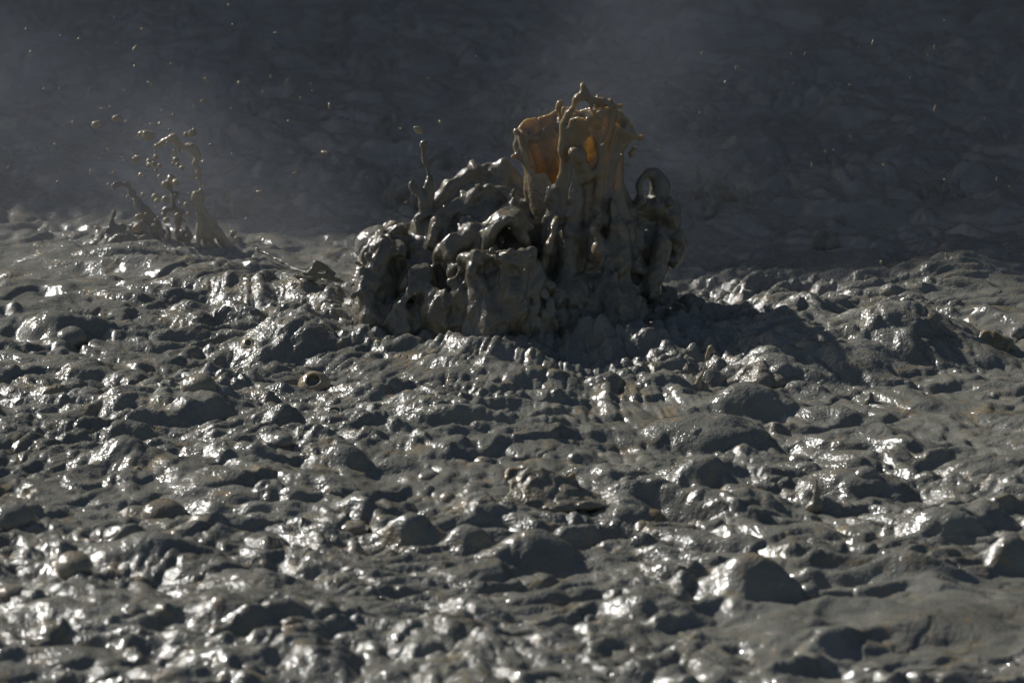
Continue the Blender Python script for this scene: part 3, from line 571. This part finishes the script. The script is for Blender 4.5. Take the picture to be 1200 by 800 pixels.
def jets(label, px, py, w, hp, seed, n=6, group=None, lean=0.0):
    """A ragged burst: a low mound with jets of different heights that break into beads."""
    rnd = random.Random(seed); y = gnd(px, py).y; sp = []
    for i in range(n):
        u = (i + .5) / n * 2 - 1 + rnd.uniform(-.2, .2); x0 = px + u * w * .8; hh = hp * (1 - .6 * u * u) * rnd.uniform(.45, 1.0); dy = rnd.uniform(-.2, .2)
        x1 = x0 + u * w * .25 + lean * hh; r = rnd.uniform(.09, .15) * w
        sp.append((0, [(x0, py + 6, y + dy, r * 1.5), ((x0 + x1) / 2 + rnd.uniform(-3, 3), py - hh * .4, y + dy, r), (x1, py - hh * .75, y + dy, r * .6), (x1 + rnd.uniform(-5, 5), py - hh, y + dy, r * .5), (x1 + rnd.uniform(-6, 6) + 2, py - hh - 3, y + dy, r * .7)]))
    sp.append(('sheet', 0, [[(px - w * .8, py + 5, y), (px, py + 7, y), (px + w * .8, py + 5, y)], [(px - w * .6, py - hp * .25, y), (px, py - hp * .42, y), (px + w * .6, py - hp * .2, y)]], 5))
    return splash('mud_splash', label, sp, relief=.022, h=.011, mat=MUD_ERUPT)
jets('dim ragged splash standing in steam beyond the flat-topped dark splash', 520, 196, 26, 52, 3, 5)
jets('faint tall jagged splash in steam behind the amber crown', 608, 166, 34, 74, 4, 6)
jets('dark ragged splash in shade close behind the loop of the eruption', 842, 246, 40, 84, 5, 7)
jets('small dark peak with a thin upright fin beyond the streaming hump', 968, 284, 18, 36, 6, 3)
jets('faint low splash in steam between beaded spout and eruption', 458, 156, 24, 46, 7, 5)
jets('broad dark splash mound in shade next to the beaded spout', 292, 250, 42, 48, 8, 7)
jets('flat-topped dark splash tucked behind the beaded spike of the eruption', 480, 238, 30, 50, 9, 5)
jets('dim brownish splash in the shade of the far pool, beyond the small dark peak', 1100, 232, 40, 40, 10, 5)

# foreground fins, spikes and strings
def hy(px, py): return hit(px, py).y
y = hy(822, 455); splash('mud_string', 'thin upright mud string tipped by a round bead beside the smooth domes', [
  (0, [(818, 460, y, 5), (822, 448, y, 2.2), (826, 434, y, 1.5), (829, 424, y, 1.5)]), (1, [(829, 424, y, 2.4), (831, 418, y, 2.6), (834, 414, y, 3.4)])], h=.0045, relief=0, parts=('stem', 'bead'), mat=MUD_DROP, cat='mud string', lift=.02)
y = hy(640, 590); rc = random.Random(12)
splash('mud_crest', 'ragged amber crest of mud with a toothed upper edge', [
  ('sheet', 0, [[(590, 600, y - .08), (625, 604, y - .10), (660, 604, y - .10), (712, 602, y - .06)], [(600, 578, y), (625, 574, y - .01), (650, 578, y), (704, 596, y)], [(596, 564, y + .06), (620, 560, y + .05), (645, 563, y + .05), (668, 576, y + .04), (704, 592, y + .02)]], 3.0)] +
  [(1, [(x, 574 + max(0, x - 640) * .4, y + .02, 3.6), (x + rc.uniform(-2, 2), 564 + max(0, x - 640) * .42, y + .05, 2.6), (x + rc.uniform(-4, 4), 563 + max(0, x - 640) * .42 - rc.uniform(1, 9), y + .05, 1.8)]) for x in range(596, 706, 8)],
  h=.006, relief=.012, parts=('curtain', 'lip'), mat=[MUD_FIN, MUD_AMBER], cat='mud crest', lift=.028)
y = hy(957, 600); splash('mud_spike', 'small pale mud spike standing alone on the calm mud', [(0, [(957, 606, y, 9), (957, 594, y, 5.5), (956, 582, y, 3.4), (955, 573, y, 2.4)]), (0, [(950, 606, y, 6), (954, 596, y, 4)])], h=.006, relief=.004, parts=('spike',), mat=MUD_FIN, cat='mud spike', lift=.04)
y = hy(1024, 470); splash('mud_spike', 'stubby brown mud spike in front of the streaming hump', [(0, [(1020, 474, y, 8), (1020, 464, y, 4.5), (1019, 458, y, 2.6)])], h=.006, relief=.004, parts=('spike',), mat=MUD_FIN, cat='mud spike')
y = hy(1158, 404); splash('mud_crest', 'glowing orange wedge of thin mud at the end of the streaming hump', [
  ('sheet', 0, [[(1136, 414, y - .04), (1156, 416, y - .04), (1176, 412, y)], [(1146, 394, y), (1160, 396, y), (1178, 398, y + .02)], [(1152, 382, y + .03), (1162, 381, y + .03), (1174, 387, y + .03)]], 2.6), (1, [(1140, 412, y, 4), (1146, 396, y, 3.6), (1154, 383, y + .03, 3.4), (1164, 381, y + .04, 3.6), (1178, 389, y + .05, 5), (1190, 402, y + .05, 7)])], h=.006, relief=.01, parts=('curtain', 'lip'), mat=[MUD_AMBER, MUD_FIN], cat='mud crest', lift=-.035)
y = hy(368, 330); splash('mud_string', 'knotted brownish strings of mud lying between beaded spout and eruption foot', [
  (0, [(300, 300, y + .3, 2.4), (325, 312, y + .2, 3), (345, 322, y + .1, 2.6), (362, 326, y, 3), (378, 322, y, 3.4), (392, 330, y, 2.8)]), (0, [(345, 330, y, 2.8), (360, 334, y - .02, 2.6), (376, 332, y - .02, 3.4), (400, 338, y - .03, 2.6)]), (0, [(366, 326, y, 3), (370, 316, y, 2.6), (376, 320, y, 2.6)])], h=.006, relief=.003, parts=('string',), mat=MUD_FIN, cat='mud string', lift=.03)
y = hy(893, 436)
splash('mud_crest', 'dark brown pointed peak of mud behind the two smooth domes', [
  (0, [(850, 446, y, 8), (868, 432, y, 10), (884, 420, y + .03, 8), (894, 411, y + .04, 4)]), (0, [(940, 446, y, 9), (922, 432, y, 11), (906, 420, y + .03, 8), (894, 411, y + .04, 4)]), (0, [(896, 448, y - .1, 12), (894, 432, y - .04, 12), (894, 418, y + .02, 7)]), (0, [(876, 446, y - .06, 9), (880, 432, y - .02, 8)]), (0, [(916, 446, y - .06, 10), (910, 430, y - .02, 9)])], h=.007, relief=.008, parts=('peak',), mat=MUD_FIN, cat='mud crest', lift=-.05)

# ================================================================== bubbles
def bubble_mesh(kind, seed, nu=36, nv=18):
    rnd = random.Random(seed); V = []; Fq = []
    if kind == 'dome': prof = [(math.cos(t), math.sin(t)) for t in np.linspace(-.5, math.pi / 2 - .02, nv)]
    else:                                            # burst: a cup with a thick rolled lip and a hollow
        prof = [(1.0 * math.cos(t), math.sin(t)) for t in np.linspace(-.5, 1.0, nv // 2 + 3)]
        prof += [(.47 + .08 * math.cos(t), .80 + .08 * math.sin(t)) for t in np.linspace(.9, 3.1, 6)] + [(.42, .66), (.44, .5), (.36, .34), (.16, .28), (.01, .27)]
    ph = rnd.uniform(0, 6); n = len(prof)
    for r, z in prof:
        for i in range(nu):
            t = 2 * math.pi * i / nu; k = 1 + .06 * math.sin(2 * t + ph) + .04 * math.sin(3 * t + 2 * ph + z * 2) + .02 * math.sin(7 * t + z * 4)
            V.append((r * k * math.cos(t), r * k * math.sin(t), z * (1 + .05 * math.sin(t + ph))))
    V = np.array(V); ii = np.arange(n * nu).reshape(n, nu); j = np.roll(ii, -1, 1)
    q = np.stack([ii[:-1], j[:-1], j[1:], ii[1:]], -1).reshape(-1, 4)
    return V, q
def bubble(label, px, py, rp, kind='dome', flat=.72, mat=None, tilt=None, seed=0, group=None):
    p = hit(px, py + rp * .35); r = rp * psize(p.y); V, q = bubble_mesh(kind, seed + int(px))
    V = V * (r, r * 1.05, r * flat)
    if tilt is None: tilt = .75 if kind == 'burst' else 0
    if tilt: c, s_ = math.cos(tilt), math.sin(tilt); V = np.stack([V[:, 0], V[:, 1] * c - V[:, 2] * s_, V[:, 1] * s_ + V[:, 2] * c], 1)
    o = link('mud_bubble', mesh_np('mud_bubble', V, q), mat or MUD_BUBBLE, None, (p.x, p.y + r * .5, p.z - r * .10)); tag(o, label, 'mud bubble', group); return o
CREAM_BUBBLE = mud_material('cream_bubble_film', (.27, .23, .15), (.40, .345, .24), rough=0.18, bump=0.3, sss=0.4, coat=0.8)
GREY_BUBBLE = mud_material('grey_bubble_film', (.15, .145, .12), (.22, .21, .18), rough=0.16, bump=0.3, coat=0.8)
for b in [
 ('round brown glossy bubble behind a dark ragged fold near the burst bubble', 232, 447, 21, 'dome', .8, MUD_BUBBLE),
 ('burst cream-coloured bubble with a rolled lip and hollow middle', 367, 447, 19, 'burst', .9, CREAM_BUBBLE),
 ('small broken bubble ring just below the burst cream-coloured bubble', 393, 482, 14, 'burst', .7, GREY_BUBBLE),
 ('big smooth tan bubble among bright glints in the near mud', 190, 596, 27, 'dome', .75, MUD_BUBBLE),
 ('dull tan bubble below the big smooth tan bubble', 86, 656, 24, 'dome', .75, MUD_BUBBLE),
 ('grey dimpled bubble beside a patch of glints, level with the big tan bubble', 14, 602, 26, 'dome', .9, GREY_BUBBLE),
 ('small shiny blue-grey bubble in front of a dark dome', 503, 556, 14, 'dome', .7, GREY_BUBBLE),
 ('small tan bubble leaning beside the shiny blue-grey one', 525, 582, 11, 'dome', .9, MUD_BUBBLE),
 ('flattened pale bubble above the round grey hump', 331, 512, 15, 'dome', .7, GREY_BUBBLE),
 ('clear shiny bubble on the mud behind the lone pale spike', 1015, 553, 15, 'dome', .8, GREY_BUBBLE),
 ('little amber cup of a broken bubble on the slope below the knotted strings', 291, 402, 10, 'burst', .8, CREAM_BUBBLE),
 ('pale round bubble next to the dark block of mud at the shade edge', 82, 392, 19, 'dome', .85, GREY_BUBBLE),
 ('brown lump-shaped bubble near the ragged amber crest', 764, 602, 15, 'dome', .7, MUD_AMBER),
 ('small open ring bubble beside the brown lump-shaped bubble', 794, 606, 11, 'burst', .6, GREY_BUBBLE),
 ('tiny shiny bubble upright above the ragged amber crest', 636, 532, 8, 'dome', 1.0, GREY_BUBBLE),
 ('bead-like bubble among small folds, paler than the mud above the crest', 673, 536, 10, 'dome', 1.0, GREY_BUBBLE),
 ('round knob bubble in front of the wide smooth dome', 817, 505, 9, 'dome', .9, GREY_BUBBLE),
 ('amber bead resting on the dark double lump', 158, 501, 4.5, 'dome', 1.2, MUD_AMBER),
 ('amber bead at the foot of the dark double lump', 161, 550, 4.5, 'dome', 1.2, MUD_AMBER),
 ('half-sunk flattened tan bubble just beyond the dull tan bubble', 12, 690, 20, 'dome', .6, MUD_BUBBLE),
 ('pale wet bubble low in the near mud, below the grey lumps', 608, 700, 17, 'dome', .6, GREY_BUBBLE),
 ('glossy round bubble on the flank of the sharp near cone', 948, 690, 15, 'dome', .8, GREY_BUBBLE),
 ('light flat bubble in the near mud under the three grey lumps', 413, 612, 20, 'dome', .5, MUD_BUBBLE),
 ('flat glossy bubble on the shaded slope of the streaming hump', 945, 402, 15, 'dome', .6, MUD_BUBBLE),
 ('pale bubble sitting just past the orange wedge of mud', 1196, 388, 12, 'dome', 1.0, GREY_BUBBLE),
]: bubble(*b)
o = link('mud_bubble', mesh_np('mud_bubble', (lambda vq: vq[0] * (.085, .10, .085))(bubble_mesh('dome', 3)), bubble_mesh('dome', 3)[1]), GREY_BUBBLE, None, A(440, 288, .44)); tag(o, 'whitish smooth bubble swelling on the eruption shoulder that faces the beaded spout', 'mud bubble')

# ================================================================== flying drops
def drop_mesh(i, nu=10, nv=7):
    rnd = random.Random(90 + i); V = [(0, 0, -1)]; st = rnd.uniform(0, .5)
    for a in range(1, nv):
        t = math.pi * a / nv
        for b in range(nu):
            p = 2 * math.pi * b / nu; k = 1 + .10 * math.sin(2 * p + i) + .06 * math.sin(3 * t + i); V.append((math.sin(t) * math.cos(p) * k, math.sin(t) * math.sin(p) * k, -math.cos(t) * (1 + st * max(0, -math.cos(t)))))
    V.append((0, 0, 1 + st)); n = len(V); F = []
    for b in range(nu):
        c = (b + 1) % nu; F.append((0, 1 + c, 1 + b)); F.append((n - 1, n - 1 - nu + b, n - 1 - nu + c))
        for a in range(nv - 2): o_ = 1 + a * nu; F.append((o_ + b, o_ + c, o_ + nu + c, o_ + nu + b))
    me = bpy.data.meshes.new('mud_drop'); me.from_pydata(V, [], F); me.polygons.foreach_set('use_smooth', [True] * len(F)); me.materials.append(MUD_DROP); return me
DROPS = [drop_mesh(i) for i in range(6)]
def drop(px, py, y, r, label, group=None, el=1.0, rot=None):
    o = bpy.data.objects.new('mud_droplet', random.choice(DROPS)); scene.collection.objects.link(o); o.location = A(px, py, y)
    k = r * psize(y); o.scale = (k, k, k * el); o.rotation_euler = rot or (random.uniform(0, 6), random.uniform(0, 6), random.uniform(0, 6))
    tag(o, label, 'droplet', group)
drop(491, 153, .33, 4.2, 'egg-shaped drop floating above the beaded spike of the eruption', el=1.3, rot=(.3, -.9, 0))
drop(516, 143, .5, 2.4, 'small drop flying between the spike and the amber crown'); drop(741, 180, .38, 4.6, 'amber drop hanging under the outermost tip of the crown', el=1.1, rot=(0, .6, 0)); drop(744, 174, .38, 2.8, 'tiny round drop on top of the amber drop under the crown tip'); drop(735, 193, .36, 2.4, 'speck of amber mud beside the crown edge below the hanging drop')
drop(113, 146, ys, 4.6, 'large flattened drop flying farthest out from the beaded spout', el=1.3, rot=(0, 1.4, 0)); drop(136, 139, ys, 4.4, 'large drop flying between the beaded spout and the farthest flattened drop', el=1.2, rot=(0, 1.2, 0)); drop(835, 411, hy(822, 455), 3.3, 'round drop just freed from the thin upright mud string')
B1 = [(167, 157, 4), (173, 159, 5), (178, 158, 4), (218, 158, 3.4), (225, 156, 4.2), (227, 153, 2.4), (183, 171, 2.6), (209, 176, 2.6), (158, 188, 4), (162, 186, 3.4), (174, 189, 2.8), (174, 194, 2.6), (183, 184, 3), (181, 193, 3), (187, 194, 2.4), (183, 200, 2), (206, 187, 3.4), (203, 192, 2.4), (208, 193, 2.4), (213, 197, 3), (165, 205, 2.8), (187, 207, 2.8), (133, 203, 2), (193, 216, 3.6), (201, 210, 5), (206, 214, 4), (182, 231, 4), (184, 235, 3), (194, 234, 4), (167, 228, 2.4), (195, 258, 3.6), (192, 252, 3), (163, 254, 4.2), (162, 267, 4.8), (180, 264, 2.4), (208, 252, 3), (206, 271, 2.2), (213, 271, 2.4), (175, 270, 2), (218, 240, 3), (222, 250, 3), (236, 268, 4), (251, 285, 4), (273, 273, 3.6), (277, 280, 3)]
for px, py, r in B1: drop(px, py, ys + random.uniform(-.15, .15), r * 1.1, 'round tan droplet in the spray around the beaded mud spout', 'droplets round the beaded spout')
rd = random.Random(5)
for i in range(48):
    px, py = rd.gauss(190, 30), rd.gauss(222, 36)
    drop(px, min(py, 285), ys + rd.uniform(-.2, .2), rd.choice((.8, 1, 1.3, 1.7)), 'small round droplet of the fine spray between the splashes by the spout', 'fine spray by the spout', el=rd.choice((1, 1, 1.4)))
for i in range(95):
    px, py = rd.gauss(190, 110), rd.gauss(165, 85)
    if not (2 < px < 430 and 5 < py < 285): continue
    drop(px, py, ys + rd.uniform(-.7, .9), rd.choice((1, 1.2, 1.4, 1.7, 2.1)), 'tiny speck of mud flying high in the dark air around the spout', 'fine mud specks high over the spout', el=rd.choice((1, 1, 1.8, 2.4)))
for i in range(40):
    px, py = rd.uniform(760, 1195), rd.choice((rd.uniform(5, 250), rd.uniform(160, 430)))
    drop(px, py, rd.uniform(-.2, 1.6), rd.choice((.8, 1, 1.2, 1.5)), 'tiny speck of mud falling over the dark pool beyond the streaming hump', 'fine mud specks over the streaming hump', el=rd.choice((1, 1.5, 2.4)), rot=(rd.uniform(-.3, .3), rd.uniform(-.5, .3), 0))
for i in range(26):
    px, py = rd.uniform(420, 820), rd.uniform(60, 420)
    drop(px, py, rd.uniform(-.35, -.1), rd.choice((.6, .8, 1)), 'tiny speck of mud flying in front of the eruption', 'fine mud specks before the eruption', el=rd.choice((1, 2, 3)))

# ================================================================== steam drifting over the far pool
def steam():
    m = bpy.data.materials.new('steam'); m.use_nodes = True; nt = m.node_tree; N = nt.nodes; L = nt.links; N.remove(N['Principled BSDF'])
    v = N.new('ShaderNodeVolumePrincipled'); v.inputs['Color'].default_value = (.92, .94, 1, 1); v.inputs['Anisotropy'].default_value = .25
    tc = N.new('ShaderNodeNewGeometry'); mp = N.new('ShaderNodeMapping'); mp.inputs['Scale'].default_value = (.62, .5, .9); mp.inputs['Location'].default_value = (3.1, .4, 0)
    L.new(tc.outputs['Position'], mp.inputs['Vector'])
    t = N.new('ShaderNodeTexNoise'); t.inputs['Scale'].default_value = 1.0; t.inputs['Detail'].default_value = 3; t.inputs['Distortion'].default_value = .6; L.new(mp.outputs[0], t.inputs['Vector'])
    r = N.new('ShaderNodeMapRange'); r.inputs[1].default_value = .49; r.inputs[2].default_value = .72; r.inputs[3].default_value = .04; r.inputs[4].default_value = STEAM; L.new(t.outputs['Fac'], r.inputs[0])
    sp = N.new('ShaderNodeSeparateXYZ'); L.new(tc.outputs['Position'], sp.inputs[0])
    z = N.new('ShaderNodeMapRange'); z.inputs[1].default_value = .1; z.inputs[2].default_value = 2.0; z.inputs[3].default_value = 1; z.inputs[4].default_value = 0; L.new(sp.outputs[2], z.inputs[0])
    yy = N.new('ShaderNodeMapRange'); yy.inputs[1].default_value = -.25; yy.inputs[2].default_value = 3.2; L.new(sp.outputs[1], yy.inputs[0])
    y2 = N.new('ShaderNodeMapRange'); y2.inputs[1].default_value = 4.0; y2.inputs[2].default_value = 9.0; y2.inputs[3].default_value = 1; y2.inputs[4].default_value = .04; L.new(sp.outputs[1], y2.inputs[0])
    a = N.new('ShaderNodeMath'); a.operation = 'MULTIPLY'; L.new(r.outputs[0], a.inputs[0]); L.new(z.outputs[0], a.inputs[1])
    b = N.new('ShaderNodeMath'); b.operation = 'MULTIPLY'; L.new(a.outputs[0], b.inputs[0]); L.new(yy.outputs[0], b.inputs[1]); c = N.new('ShaderNodeMath'); c.operation = 'MULTIPLY'; L.new(b.outputs[0], c.inputs[0]); L.new(y2.outputs[0], c.inputs[1]); L.new(c.outputs[0], v.inputs['Density'])
    L.new(v.outputs[0], N['Material Output'].inputs['Volume'])
    x0, x1, y0, y1, z0, z1 = -7, 7, -.25, 11, -.35, 2.0
    V = [(x, yq, zq) for zq in (z0, z1) for yq in (y0, y1) for x in (x0, x1)]
    me = bpy.data.meshes.new('steam'); me.from_pydata(V, [], [(0, 2, 3, 1), (4, 5, 7, 6), (0, 1, 5, 4), (2, 6, 7, 3), (0, 4, 6, 2), (1, 3, 7, 5)])
    o = link('steam', me, m); tag(o, 'thin pale steam drifting over the dark far side of the pool', 'steam', kind='stuff')
STEAM = .30
steam()
print('done', round(time.time() - T0, 1))
